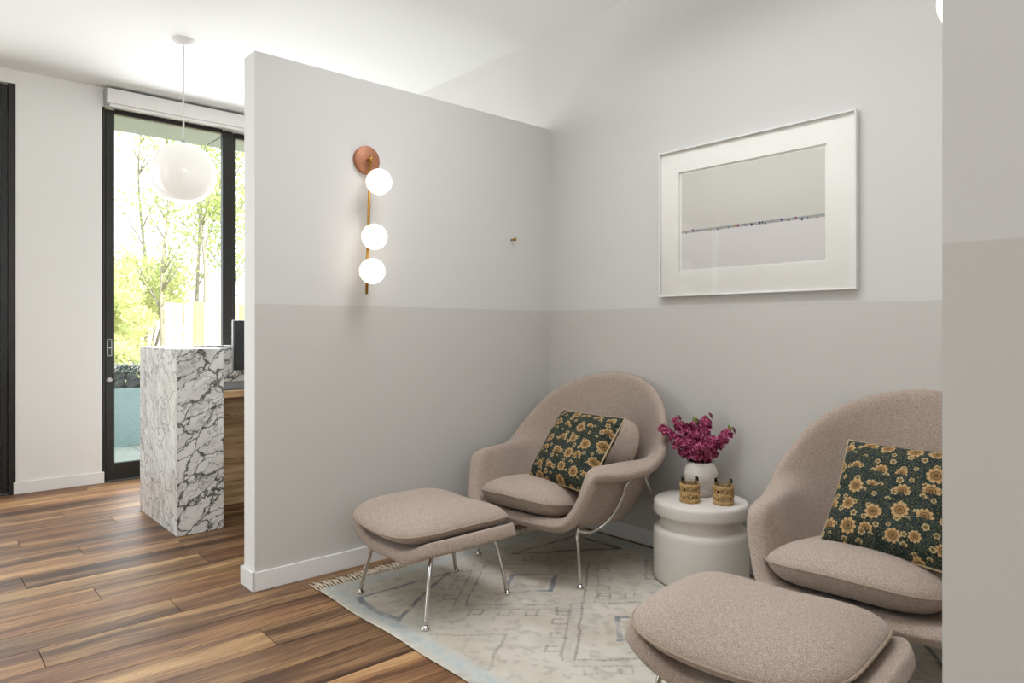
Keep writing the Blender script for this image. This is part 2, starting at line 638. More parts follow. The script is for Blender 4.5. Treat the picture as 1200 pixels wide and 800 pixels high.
# side wall far left, out of view, with its own glazed opening
paint_wall('wall_side', (XL - 0.15, YN, 0), (XL, 2.4, CEIL), 'white side wall out of view', M['white'])
paint_wall('wall_side', (XL - 0.15, 4.4, 0), (XL, 6.13, CEIL), 'white side wall out of view', M['white'])
paint_wall('wall_side', (XL - 0.15, 2.4, 2.85), (XL, 4.4, CEIL), 'white side wall out of view', M['white'])
struct(boxobj('window_3', (XL - 0.09, 2.4, 0), (XL - 0.08, 4.4, 2.85), M['glass']), 'large glazed side opening out of view')

# baseboards
BH = 0.085


def base(name, boxes, label):
    bm = bmesh.new()
    for lo, hi in boxes:
        box(bm, lo, hi, 0.002, 1)
    struct(obj(name, bm, M['trim'], None, False), label)


base('baseboard_left', [((1.172, YP - 0.013, 0), (XB - 0.0005, YP - 0.0003, BH)), ((1.172, YP - 0.013, 0), (1.1857, YP + 0.138, BH)),
                        ((1.172, YP + 0.1253, 0), (XB - 0.0005, YP + 0.138, BH))],
     'white baseboard around the foot of the left partition')
base('baseboard_back', [((XB - 0.013, YR, 0), (XB - 0.0003, YP - 0.014, BH))], 'white baseboard along the wall behind the chairs')
base('baseboard_right', [((1.035, YR + 0.0003, 0), (XB - 0.014, YR + 0.013, BH)), ((1.016, YR - 0.14, 0), (1.0297, YR + 0.013, BH))],
     'white baseboard around the right partition')
base('baseboard_window', [((0.602, YW - 0.013, 0), (1.163, YW - 0.0003, BH))], 'white baseboard on the pier between the doors')

# sliding glass door (door_1)
d1 = struct(empty('door_1', (1.155, 6.02, 0)), 'dark framed sliding glass door behind the marble desk')


def rel(o, lo, hi):
    return (lo[0] - o.location.x, lo[1] - o.location.y, lo[2]), (hi[0] - o.location.x, hi[1] - o.location.y, hi[2])


def dpart(d, name, lo, hi, mat=None, bevel=0.003):
    a, b = rel(d, lo, hi)
    return boxobj(name, a, b, mat or M['black_metal'], d, bevel)


dpart(d1, 'jamb', (1.152, 5.985, 0), (1.172, 6.10, 2.855))
st = dpart(d1, 'stile', (1.174, 5.995, 0.01), (1.236, 6.045, 2.845))
dpart(d1, 'stile', (2.046, 5.995, 0.01), (2.128, 6.05, 2.845))
dpart(d1, 'top_rail', (1.236, 5.997, 2.82), (2.046, 6.043, 2.855))
dpart(d1, 'bottom_rail', (1.236, 5.997, 0.01), (2.046, 6.043, 0.137))
dpart(d1, 'pane', (1.234, 6.018, 0.135), (2.048, 6.024, 2.822), M['glass'], 0)
bm = bmesh.new()
a, b = rel(d1, (1.186, 5.9935, 0.965), (1.216, 5.9955, 1.085))
box(bm, a, b, 0.0008, 1)
hd = obj('pull_plate', bm, M['screen'], st, False)
bm = bmesh.new()
for lo, hi in (((1.184, 5.991, 0.960), (1.188, 5.9945, 1.090)), ((1.214, 5.991, 0.960), (1.218, 5.9945, 1.090)),
               ((1.184, 5.991, 0.960), (1.218, 5.9945, 0.964)), ((1.184, 5.991, 1.086), (1.218, 5.9945, 1.090)),
               ((1.188, 5.991, 1.02), (1.214, 5.9945, 1.026))):
    a, b = rel(d1, lo, hi)
    box(bm, a, b)
obj('pull_rim', bm, M['silver'], st, False)
bm = lathe(bmesh.new(), [(0, 0.012), (0.016, 0.012), (0.02, 0.008), (0.022, 0)], 24)
bmesh.ops.rotate(bm, verts=bm.verts, matrix=Matrix.Rotation(PI / 2, 3, 'X'))
bmesh.ops.translate(bm, verts=bm.verts, vec=(1.200 - 1.155, 5.995 - 6.02, 0.778))
obj('lock_knob', bm, M['silver'], st)

w2 = struct(empty('window_2', (2.6, 6.06, 0)), 'fixed glazed panel right of the sliding door')
dpart(w2, 'stile', (2.10, 6.052, 0.01), (2.17, 6.10, 2.85))
dpart(w2, 'stile', (2.97, 6.052, 0.01), (3.033, 6.10, 2.85))
dpart(w2, 'top_rail', (2.17, 6.052, 2.81), (2.97, 6.10, 2.855))
dpart(w2, 'bottom_rail', (2.17, 6.052, 0.01), (2.97, 6.10, 0.13))
dpart(w2, 'pane', (2.168, 6.07, 0.128), (2.972, 6.076, 2.812), M['glass'], 0)

d2 = struct(empty('door_2', (0.5, 6.02, 0)), 'dark stepped door frame at the left edge of the picture')
dpart(d2, 'jamb', (0.572, 5.982, 0), (0.614, 6.10, 2.90))
dpart(d2, 'stile', (0.530, 6.0, 0.01), (0.570, 6.05, 2.89))
dpart(d2, 'stile', (0.488, 6.03, 0.01), (0.529, 6.08, 2.885))
dpart(d2, 'top_rail', (-3.6, 6.0, 2.84), (0.53, 6.05, 2.895))
dpart(d2, 'bottom_rail', (-3.6, 6.0, 0.01), (0.488, 6.05, 0.13))
dpart(d2, 'pane', (-3.6, 6.02, 0.13), (0.49, 6.026, 2.84), M['glass'], 0)
for x in (-2.25, -0.9):
    dpart(d2, 'stile', (x - 0.04, 6.0, 0.13), (x + 0.04, 6.05, 2.84))

# roller shade cassette above the glass door
rs = empty('roller_shade', (2.09, 5.93, 2.85))
tag(rs, 'white roller shade cassette above the sliding glass door', 'shade')
boxobj('cassette', (-0.925, -0.045, 0.018), (0.94, 0.052, 0.128), M['trim'], rs, 0.004)
boxobj('hem_bar', (-0.905, -0.03, -0.004), (0.93, 0.01, 0.018), M['white'], rs, 0.003)
for s in (-0.930, 0.937):
    boxobj('end_cap', (s, -0.046, 0.010), (s + 0.006, 0.053, 0.13), M['silver'], rs, 0.001)

# outside: soffit, paving, ground
sf = struct(empty('soffit', (1.5, 6.5, 2.95)), 'grey green soffit outside above the glass door')
for i in range(6):
    x0 = -4.0 + i * 1.56
    boxobj('soffit_panel', (x0 - 1.5 + 0.006, -0.37, 0), (x0 - 1.5 + 1.548, 0.52, 0.03), M['soffit'], sf, 0.004)
boxobj('backing', (-6.0, -0.37, 0.031), (5.0, 0.525, 0.25), M['soffit'], sf)
struct(boxobj('ground', (-14, 6.14, -0.25), (24, 40, -0.06), M['gravel']), 'pale ground outside beyond the terrace')
pv = struct(empty('terrace', (0, 7, -0.05)), 'grey slab terrace outside the glass door')
for i in range(-4, 6):
    for j in range(3):
        boxobj('slab', (i * 0.9 + 0.004, -0.85 + j * 0.9 + 0.004, -0.03), (i * 0.9 + 0.896, -0.85 + j * 0.9 + 0.896, 0.0), M['paving'], pv, 0.003)

# ------------------------------------------------------------------ upholstery helpers
def welted_cushion(name, parent, hx, hy, n, top, bot, welt_fn=None, loc=(0, 0, 0), rot=None, squish=None, mat=None, weltr=0.0045, pb=(2.6, 0.62)):
    """superellipse cushion: two domes meeting at a welt"""
    A, Rg = 64, 12
    verts, faces = [], []

    def edge(a):
        c, s = math.cos(a), math.sin(a)
        r = (abs(c) ** n + abs(s) ** n) ** (-1 / n)
        x, y = r * c * hx, r * s * hy
        if squish:
            x, y = squish(x, y)
        return x, y

    def wz(x, y):
        return welt_fn(x, y) if welt_fn else 0.0
    for side in (1, -1):
        H = top if side > 0 else bot
        base_i = len(verts)
        verts.append((0, 0, wz(0, 0) + side * H))
        for j in range(1, Rg + 1):
            rho = math.sin(j / Rg * PI / 2)
            for k in range(A):
                ex, ey = edge(2 * PI * k / A)
                x, y = ex * rho, ey * rho
                pw_, ex_ = (2.6, 0.62) if side > 0 else pb
                z = wz(x, y) + side * H * (1 - rho ** pw_) ** ex_
                verts.append((x, y, z))
        for k in range(A):
            k2 = (k + 1) % A
            f = (base_i, base_i + 1 + k, base_i + 1 + k2)
            faces.append(f if side > 0 else f[::-1])
        for j in range(Rg - 1):
            for k in range(A):
                k2 = (k + 1) % A
                q = (base_i + 1 + j * A + k, base_i + 1 + (j + 1) * A + k, base_i + 1 + (j + 1) * A + k2, base_i + 1 + j * A + k2)
                faces.append(q if side > 0 else q[::-1])
    mt = Matrix.Translation(loc) @ (rot.to_4x4() if rot else Matrix.Identity(4))
    vv = [mt @ Vector(v) for v in verts]
    me = bpy.data.meshes.new(name)
    me.from_pydata([tuple(v) for v in vv], [], faces)
    bmm = bmesh.new()
    bmm.from_mesh(me)
    bmesh.ops.remove_doubles(bmm, verts=bmm.verts, dist=1e-5)
    bmm.to_mesh(me)
    bmm.free()
    o = mobj(name, me, mat or M['fabric'], parent)
    path = []
    for k in range(A):
        x, y = edge(2 * PI * k / A)
        path.append(mt @ Vector((x * 1.004, y * 1.004, wz(x, y))))
    obj('welt', tube(bmesh.new(), path, weltr, 8, True), M['welt'], o)
    return o


# ------------------------------------------------------------------ lounge chair
# stations from the front centre round to the back centre; each: seat edge, wall, crest, rim   (x forward, y side, z up)
ST = [
    [(.20, 0, .265), (.33, 0, .290), (.400, 0, .298), (.432, 0, .272)],
    [(.19, .14, .265), (.32, .16, .290), (.392, .18, .298), (.424, .19, .272)],
    [(.17, .205, .268), (.30, .250, .300), (.370, .285, .314), (.402, .308, .290)],
    [(.13, .245, .272), (.26, .300, .36), (.325, .328, .400), (.356, .364, .382)],
    [(.09, .260, .272), (.20, .318, .45), (.262, .342, .524), (.305, .402, .500)],
    [(.04, .265, .270), (.11, .330, .46), (.15, .362, .538), (.175, .452, .502)],
    [(-.02, .262, .266), (.02, .340, .46), (.03, .378, .540), (.035, .482, .504)],
    [(-.09, .25, .260), (-.07, .342, .44), (-.080, .392, .535), (-.065, .490, .540)],
    [(-.17, .21, .252), (-.175, .310, .42), (-.185, .370, .540), (-.150, .462, .630)],
    [(-.22, .16, .250), (-.255, .245, .41), (-.280, .295, .560), (-.274, .360, .795)],
    [(-.25, .09, .250), (-.32, .145, .44), (-.352, .178, .640), (-.372, .200, .892)],
    [(-.26, 0, .250), (-.335, 0, .46), (-.378, 0, .700), (-.415, 0, .930)],
]


def shell_mesh(parent):
    loop = ST + [[(x, -y, z) for x, y, z in s] for s in ST[-2:0:-1]]
    n = 5
    curves = [catmull([s[k] for s in loop], n, True) for k in range(4)]
    N = len(curves[0])
    cen = Vector((-0.04, 0, 0.248))
    rows = []
    for i in range(N):
        pts = [cen, cen.lerp(curves[0][i], 0.55)] + [c[i] for c in curves]
        rows.append(catmull(pts, 3)[1:])
    verts = [tuple(cen)]
    m = len(rows[0])
    for r in rows:
        verts += [tuple(p) for p in r]
    faces = []
    for i in range(N):
        a, b = 1 + i * m, 1 + ((i + 1) % N) * m
        faces.append((0, a, b))
        for j in range(m - 1):
            faces.append((a + j, a + j + 1, b + j + 1, b + j))
    o = pyobj('shell', verts, faces, M['fabric'], parent)
    s = o.modifiers.new('thick', 'SOLIDIFY')
    s.thickness = 0.050
    s.offset = -1.0
    s.use_even_offset = False
    ss = o.modifiers.new('smooth', 'SUBSURF')
    ss.levels = ss.render_levels = 2
    rim = [c for c in curves[3]]
    return o, rim


def stitching(shell, loop, parent, centre):
    """short blanket stitches just under the rolled edge of an upholstered shell"""
    dg = bpy.context.evaluated_depsgraph_get()
    bm = bmesh.new()
    N = len(loop)
    acc = 0.0
    for i in range(N):
        a, b = Vector(loop[i]), Vector(loop[(i + 1) % N])
        L = (b - a).length
        while acc < L:
            p = a.lerp(b, acc / L)
            acc += 0.011
            out = Vector((p.x - centre[0], p.y - centre[1], 0)).normalized()
            q = p + out * 0.020 + Vector((0, 0, -0.065))
            ok, hit, nor, _ = shell.closest_point_on_mesh(q, depsgraph=dg)
            if not ok:
                continue
            d = nor.cross((b - a).normalized()).normalized() * 0.0055
            tube(bm, [hit - d, hit + nor * 0.0006, hit + d], 0.0011, 4)
        acc -= L
    return tag(obj('stitching', bm, M['stitch'], parent), kind='stuff')


def rod(bm, pts, r=0.0085, n=8):
    return tube(bm, catmull(pts, n), r, 10)


def foot(parent, p, r=0.017):
    obj('glide', lathe(bmesh.new(), [(0, 0.018), (0.0095, 0.018), (0.011, 0.010), (r, 0.007), (r, 0.002), (r * 0.85, 0)], 20, p), M['chrome'], parent)


def make_chair():
    root = empty('lounge_chair')
    sh, rim = shell_mesh(root)
    stitching(sh, rim, root, (0, 0))
    # seat cushion
    def wf(x, y):
        return 0.030 * (x / 0.30) - 0.02 * (y / 0.29) ** 2
    def sq(x, y):
        return x, y * (0.93 + 0.10 * (x / 0.30))
    welted_cushion('seat_cushion', root, 0.298, 0.268, 3.4, 0.080, 0.082, wf, loc=(0.138, -0.012, 0.352), squish=sq, pb=(7, 0.7))
    # back cushion, round, pushed to one side
    rot = (Matrix.Rotation(math.radians(-24), 3, 'Y') @ Matrix.Rotation(PI / 2, 3, 'Y'))
    welted_cushion('back_cushion', root, 0.145, 0.195, 2.8, 0.075, 0.05, None, loc=(-0.215, 0.085, 0.560), rot=rot)
    for s in (1, -1):
        f = obj('leg', rod(bmesh.new(), [(.310, .335 * s, .012), (.300, .318 * s, .15), (.290, .302 * s, .24), (.268, .292 * s, .262)], n=6), M['chrome'], root)
        foot(f, (.310, .335 * s, 0))
        g = obj('leg', rod(bmesh.new(), [(-.385, .395 * s, .012), (-.25, .405 * s, .20), (-.10, .415 * s, .42), (-.06, .425 * s, .470)], n=6), M['chrome'], root)
        foot(g, (-.385, .395 * s, 0))
        obj('frame_rod', rod(bmesh.new(), [(.290, .302 * s, .245), (.20, .318 * s, .228), (.12, .350 * s, .27), (.07, .385 * s, .36), (.05, .405 * s, .44), (-.02, .42 * s, .472)], n=8), M['chrome'], root)
    return root


def copy_tree(o, parent=None):
    c = o.copy()
    col.objects.link(c)
    c.parent = parent
    for ch in list(o.children):
        copy_tree(ch, c)
    return c


chair = make_chair()
chair.location = (2.565, 2.468, 0.008)
chair.rotation_euler.z = PI + math.radians(4)
tag(chair, 'taupe wool lounge chair in the far corner left of the side table', 'chair', 'taupe lounge chairs')
chair2 = copy_tree(chair)
chair2.location = (2.60, 0.918, 0.008)
for ch in chair2.children:
    if ch.name.startswith('seat_cushion'):
        ch.scale.y = 1.08
        ch.location = (-0.012, -0.038, 0.008)   # the loose seat cushion has slid a little to one side
chair2.rotation_euler.z = PI + math.radians(4)
tag(chair2, 'taupe wool lounge chair right of the side table, partly cut off by the wall', 'chair', 'taupe lounge chairs')


# ------------------------------------------------------------------ ottoman
def make_ottoman():
    root = empty('ottoman')
    U, V = 24, 40
    verts, faces = [], []
    hx, hy = 0.248, 0.335
    for i in range(U + 1):
        u = -1 + 2 * i / U
        for j in range(V + 1):
            v = -1 + 2 * j / V
            av = abs(v)
            # plan: rounded corners
            lx = hx * (1 - 0.17 * max(0, (av - 0.5) / 0.5) ** 2.5)
            ly = hy * (1 - 0.12 * abs(u) ** 4)
            x, y = u * lx, v * ly
            lift = 0.090 * (max(0, (av - 0.30) / 0.70)) ** 1.6
            if av > 0.8:
                lift -= 0.014 * ((av - 0.8) / 0.2) ** 2
            z = 0.284 + lift - 0.012 * abs(u) ** 3
            verts.append((x - 0.026, y - 0.002, z))
    for i in range(U):
        for j in range(V):
            a = i * (V + 1) + j
            faces.append((a, a + V + 1, a + V + 2, a + 1))
    o = pyobj('shell', verts, faces, M['fabric'], root)
    s = o.modifiers.new('thick', 'SOLIDIFY')
    s.thickness = 0.050
    s.offset = -1.0
    s.use_even_offset = False
    ss = o.modifiers.new('smooth', 'SUBSURF')
    ss.levels = ss.render_levels = 2

    edge = ([verts[i * (V + 1)] for i in range(U + 1)] + [verts[U * (V + 1) + j] for j in range(1, V + 1)]
            + [verts[i * (V + 1) + V] for i in range(U - 1, -1, -1)] + [verts[j] for j in range(V - 1, 0, -1)])
    stitching(o, edge, root, (-0.026, 0))

    def wf(x, y):
        return 0.0 + 0.030 * (abs(y) / 0.28) ** 2 - 0.006 * (abs(x) / 0.28) ** 2
    welted_cushion('seat_cushion', root, 0.270, 0.292, 4.3, 0.090, 0.050, wf, loc=(-0.032, 0.010, 0.340), pb=(6, 0.7))
    for sx in (-1, 1):
        for sy in (-1, 1):
            fy = .251 if sx < 0 else .186
            ty = .205 if sx < 0 else .165
            l = obj('leg', rod(bmesh.new(), [(.237 * sx, fy * sy, .012), (.212 * sx, (fy * .6 + ty * .4) * sy, .13), (.178 * sx, ty * sy, .250), (.12 * sx, .15 * sy, .262)], n=6), M['chrome'], root)
            foot(l, (.237 * sx, fy * sy, 0))
    obj('brace', tube(bmesh.new(), [(-.16, -.17, .252), (-.16, .17, .252)], 0.006), M['chrome'], root)
    obj('brace', tube(bmesh.new(), [(.16, -.15, .252), (.16, .15, .252)], 0.006), M['chrome'], root)
    return root


ott = make_ottoman()
ott.location = (1.755, 2.468, 0.008)
tag(ott, 'taupe wool ottoman standing near the left partition in front of the far chair', 'ottoman', 'taupe ottomans')
ott2 = copy_tree(ott)
ott2.location = (1.78, 0.955, 0.008)
ott2.rotation_euler.z = math.radians(6)
tag(ott2, 'taupe wool ottoman at the bottom right in front of the near chair', 'ottoman', 'taupe ottomans')


# ------------------------------------------------------------------ patterned throw pillows
def pillow(loc, lean, yaw, roll, label, seed):
    root = empty('throw_pillow', loc)
    n, hw, T = 28, 0.205, 0.075
    verts, faces, uvs = [], [], []

    def pos(u, v, side):
        # corners stick out, edges pulled in
        pin = 0.055
        x = u * hw * (1 - pin * (1 - v * v) * abs(u))
        y = v * hw * (1 - pin * (1 - u * u) * abs(v))
        t = T * ((1 - u ** 4) * (1 - v ** 4)) ** 0.62 * (1 + 0.10 * mnoise.noise(Vector((u * 2 + seed, v * 2, side))))
        return Vector((x, y, side * t))
    for side in (1, -1):
        b = len(verts)
        for i in range(n + 1):
            for j in range(n + 1):
                u, v = -1 + 2 * i / n, -1 + 2 * j / n
                u, v = math.sin(u * PI / 2), math.sin(v * PI / 2)
                verts.append(pos(u, v, side))
                uvs.append(((u + 1) / 2 + seed * 0.37, (v + 1) / 2 + seed * 0.21))
        for i in range(n):
            for j in range(n):
                a = b + i * (n + 1) + j
                q = (a, a + n + 1, a + n + 2, a + 1)
                faces.append(q if side > 0 else q[::-1])
    R = Matrix.Rotation(yaw, 4, 'Z') @ Matrix.Rotation(-lean, 4, 'Y')
    # local pillow: x -> side, y -> up, z -> front (-X world)
    B = Matrix(((0, 0, -1, 0), (-1, 0, 0, 0), (0, 1, 0, 0), (0, 0, 0, 1)))
    mt = Matrix.Rotation(yaw, 4, 'Z') @ Matrix.Rotation(lean, 4, 'Y') @ B @ Matrix.Rotation(roll, 4, 'Z')
    me = bpy.data.meshes.new('cover')
    me.from_pydata([tuple(mt @ v) for v in verts], [], faces)
    uvl = me.uv_layers.new(name='UVMap')
    for lp in me.loops:
        uvl.data[lp.index].uv = uvs[lp.vertex_index]
    o = mobj('cover', me, M['pillow'], root)
    path = []
    for (ua, va, ub, vb) in ((-1, -1, 1, -1), (1, -1, 1, 1), (1, 1, -1, 1), (-1, 1, -1, -1)):
        for k in range(14):
            t = k / 14
            path.append(mt @ pos(ua + (ub - ua) * t, va + (vb - va) * t, 1))
    obj('piping', tube(bmesh.new(), path, 0.0045, 8, True), M['piping'], root)
    tag(root, label, 'pillow', 'floral throw pillows')
    return root


pillow((2.466, 2.318, 0.584), math.radians(38), math.radians(0), -0.02,
       'dark green floral block print pillow on the far lounge chair', 0)
pillow((2.490, 0.875, 0.595), math.radians(36), math.radians(0), 0.0,
       'dark green floral block print pillow on the near lounge chair at the right', 1)

# ------------------------------------------------------------------ side table
st_ = empty('side_table', (2.800, 1.832, 0.008))
tag(st_, 'round off-white drum side table with a grooved neck between the chairs', 'table')
obj('drum', lathe(bmesh.new(), [(0, 0.006), (0.19, 0.006), (0.205, 0), (0.213, 0.006), (0.216, 0.02), (0.216, 0.215), (0.213, 0.232), (0.205, 0.241), (0.192, 0.246),
                                (0.188, 0.25), (0.186, 0.262), (0.186, 0.30)], 72), M['plaster'], st_)
obj('tabletop', lathe(bmesh.new(), [(0.15, 0.296), (0.196, 0.298), (0.209, 0.302), (0.214, 0.310), (0.215, 0.318), (0.215, 0.350), (0.213, 0.359), (0.208, 0.364), (0.20, 0.366), (0, 0.366)], 72), M['plaster'], st_)
TZ = 0.374

# vase
vs_ = empty('vase', (2.868, 1.878, TZ))
tag(vs_, 'white faceted ceramic vase holding magenta flowers on the side table', 'vase')


def wob(a, z):
    return 1 + 0.028 * math.cos(7 * a + 9 * z) + 0.012 * math.cos(4 * a - 20 * z)


obj('body', lathe(bmesh.new(), [(0.060, 0.036), (0.068, 0.06), (0.076, 0.09), (0.077, 0.11), (0.070, 0.135), (0.060, 0.155), (0.056, 0.162), (0.053, 0.160), (0.056, 0.14), (0.064, 0.11), (0.06, 0.06), (0, 0.04)], 56, wob=wob), M['plaster'], vs_, True)
obj('foot_band', lathe(bmesh.new(), [(0, 0), (0.052, 0), (0.056, 0.003), (0.060, 0.036), (0.055, 0.037)], 48), plain('raw_clay', srgb(190, 182, 176), 0.9, var=0.05), vs_)

# flower stems
VX, VY, VZ = 2.868, 1.878, TZ


def flower_stem(tip, label, seed, bud=False):
    r = random.Random(seed)
    root = empty('flower_stem', (VX, VY, VZ + 0.02))
    tip = Vector(tip) - Vector(root.location) - Vector((0, 0, 0.032))
    p0 = Vector((r.uniform(-.012, .012), r.uniform(-.012, .012), 0.03))
    neck = Vector((tip.x * 0.22, tip.y * 0.22, 0.145))
    path = catmull([p0, neck, neck.lerp(tip, 0.5) + Vector((0, 0, 0.012)), tip], 8)
    obj('stem', tube(bmesh.new(), path, 0.0025, 6), M['stem'], root)
    verts, faces = [], []
    N = 40
    for i in range(N):
        t = 0.40 + 0.60 * i / (N - 1)
        c = path[int(t * (len(path) - 1))]
        a = i * 2.4
        rad = 0.024 * (1.15 - 0.45 * t)
        d = Vector((math.cos(a), math.sin(a), r.uniform(-.35, .45)))
        c = c + d * rad
        # crumpled floret: two whorls of petals
        nd = (d + Vector((0, 0, 0.35))).normalized()
        t1 = nd.orthogonal().normalized()
        t2 = nd.cross(t1)
        s = r.uniform(0.016, 0.023) * (1.12 - 0.30 * t)
        for wh, np_, sc_ in ((0, 5, 1.0), (1, 4, 0.62)):
            for k in range(np_):
                b = 2 * PI * (k + wh * 0.5) / np_ + r.uniform(-.3, .3)
                dr = t1 * math.cos(b) + t2 * math.sin(b)
                sd = nd.cross(dr)
                w = s * sc_
                i0 = len(verts)
                lift = (0.25 + 0.55 * wh) * w
                j = lambda q: Vector((r.uniform(-q, q), r.uniform(-q, q), r.uniform(-q, q)))
                for (f, g, h) in ((0.05, 0, 0), (0.6, .42, lift * 1.0), (1.0, .30, lift * .8), (1.08, -.1, lift * 1.3), (0.9, -.42, lift * .6), (0.5, -.36, lift)):
                    verts.append(c + dr * (w * f) + sd * (w * g) + nd * h + j(0.0016))
                faces += [(i0, i0 + 1, i0 + 2, i0 + 3), (i0, i0 + 3, i0 + 4, i0 + 5)]
    o = pyobj('blossoms', verts, faces, M['petal'], root)
    o['kind'] = 'stuff'
    if bud:
        bm = bmesh.new()
        for k in range(6):
            sphere(bm, tip + Vector((r.uniform(-.008, .008), r.uniform(-.008, .008), r.uniform(0.0, .022))), 0.0065, 10, 7, (1, 1, 1.4))
        obj('buds', bm, M['bud'], root)
    bm = bmesh.new()
    for k in range(2):
        q = path[10 + k * 3]
        a = r.uniform(0, 6.28)
        d = Vector((math.cos(a), math.sin(a), 0.2))
        s = d.cross(Vector((0, 0, 1))).normalized() * 0.007
        vs4 = [bm.verts.new(p) for p in (q, q + d * 0.02 + s, q + d * 0.05, q + d * 0.02 - s)]
        bm.faces.new(vs4)
    obj('leaves', bm, M['stem'], root)
    tag(root, label, 'flower', 'magenta flower stems in the vase')


flower_stem((2.735, 2.010, 0.735), 'magenta flower stem leaning furthest left out of the white vase', 1)
flower_stem((2.805, 1.975, 0.765), 'tall magenta flower stem left of the middle of the bouquet', 2)
flower_stem((2.840, 1.930, 0.735), 'magenta flower stem in the middle front of the bouquet', 3)
flower_stem((2.925, 1.880, 0.775), 'tall magenta flower stem right of the middle of the bouquet', 4, False)
flower_stem((2.960, 1.775, 0.715), 'magenta flower stem leaning furthest right, tipped with green buds', 5, True)
flower_stem((2.790, 1.830, 0.660), 'short magenta flower stem drooping over the front of the vase rim', 6)
flower_stem((2.775, 1.935, 0.680), 'magenta flower stem low at the left of the bouquet', 7)
flower_stem((2.900, 1.930, 0.745), 'magenta flower stem at the back of the bouquet beside a green bud', 8, True)
flower_stem((2.885, 1.800, 0.685), 'magenta flower stem low at the right of the bouquet', 9)


# tumblers with woven rattan sleeves
def tumbler(loc, label):
    root = empty('tumbler', loc)
    bm = lathe(bmesh.new(), [(0, 0.004), (0.036, 0.004), (0.0385, 0.008), (0.0395, 0.112), (0.0385, 0.1135), (0.0375, 0.112), (0.036, 0.014), (0, 0.012)], 40)
    obj('glass', bm, M['tumbler_glass'], root)
    sl = obj('woven_sleeve', braid_bands(), M['rattan'], root)
    return tag(root, label, 'glass', 'rattan wrapped tumblers')


def braid_bands():
    bm = bmesh.new()
    R = 0.0425
    n = 84

    def ring(z0, amp, ph, rr, freq=14):
        tube(bm, [((R + 0.0018 * math.sin(freq * a * 1.0 + ph)) * math.cos(a), (R + 0.0018 * math.sin(freq * a + ph)) * math.sin(a), z0 + amp * math.sin(freq * a + ph + 1.57))
                  for a in (2 * PI * k / n for k in range(n))], rr, 6, True)
    for zc in (0.010, 0.043, 0.078):
        for ph in (0, 2.09, 4.19):
            ring(zc, 0.0045, ph, 0.0030)
        ring(zc - 0.007, 0, 0, 0.0026)
        ring(zc + 0.007, 0, 0, 0.0026)
    # open lattice between the bands
    for z0, z1 in ((0.017, 0.036), (0.050, 0.071)):
        for k in range(14):
            for s in (1, -1):
                a0, a1 = 2 * PI * k / 14, 2 * PI * (k + s * 0.9) / 14
                pts = []
                for q in range(5):
                    a = a0 + (a1 - a0) * q / 4
                    pts.append((R * math.cos(a), R * math.sin(a), z0 + (z1 - z0) * q / 4))
                tube(bm, pts, 0.0024, 5)
    return bm


tumbler((2.722, 1.838, TZ), 'rattan wrapped glass tumbler, the left one in front of the white vase')
tumbler((2.800, 1.712, TZ), 'rattan wrapped glass tumbler, the right one beside the white vase')

# ------------------------------------------------------------------ rug
RX0, RX1, RY0, RY1 = 1.40, 2.985, 0.395, 2.885


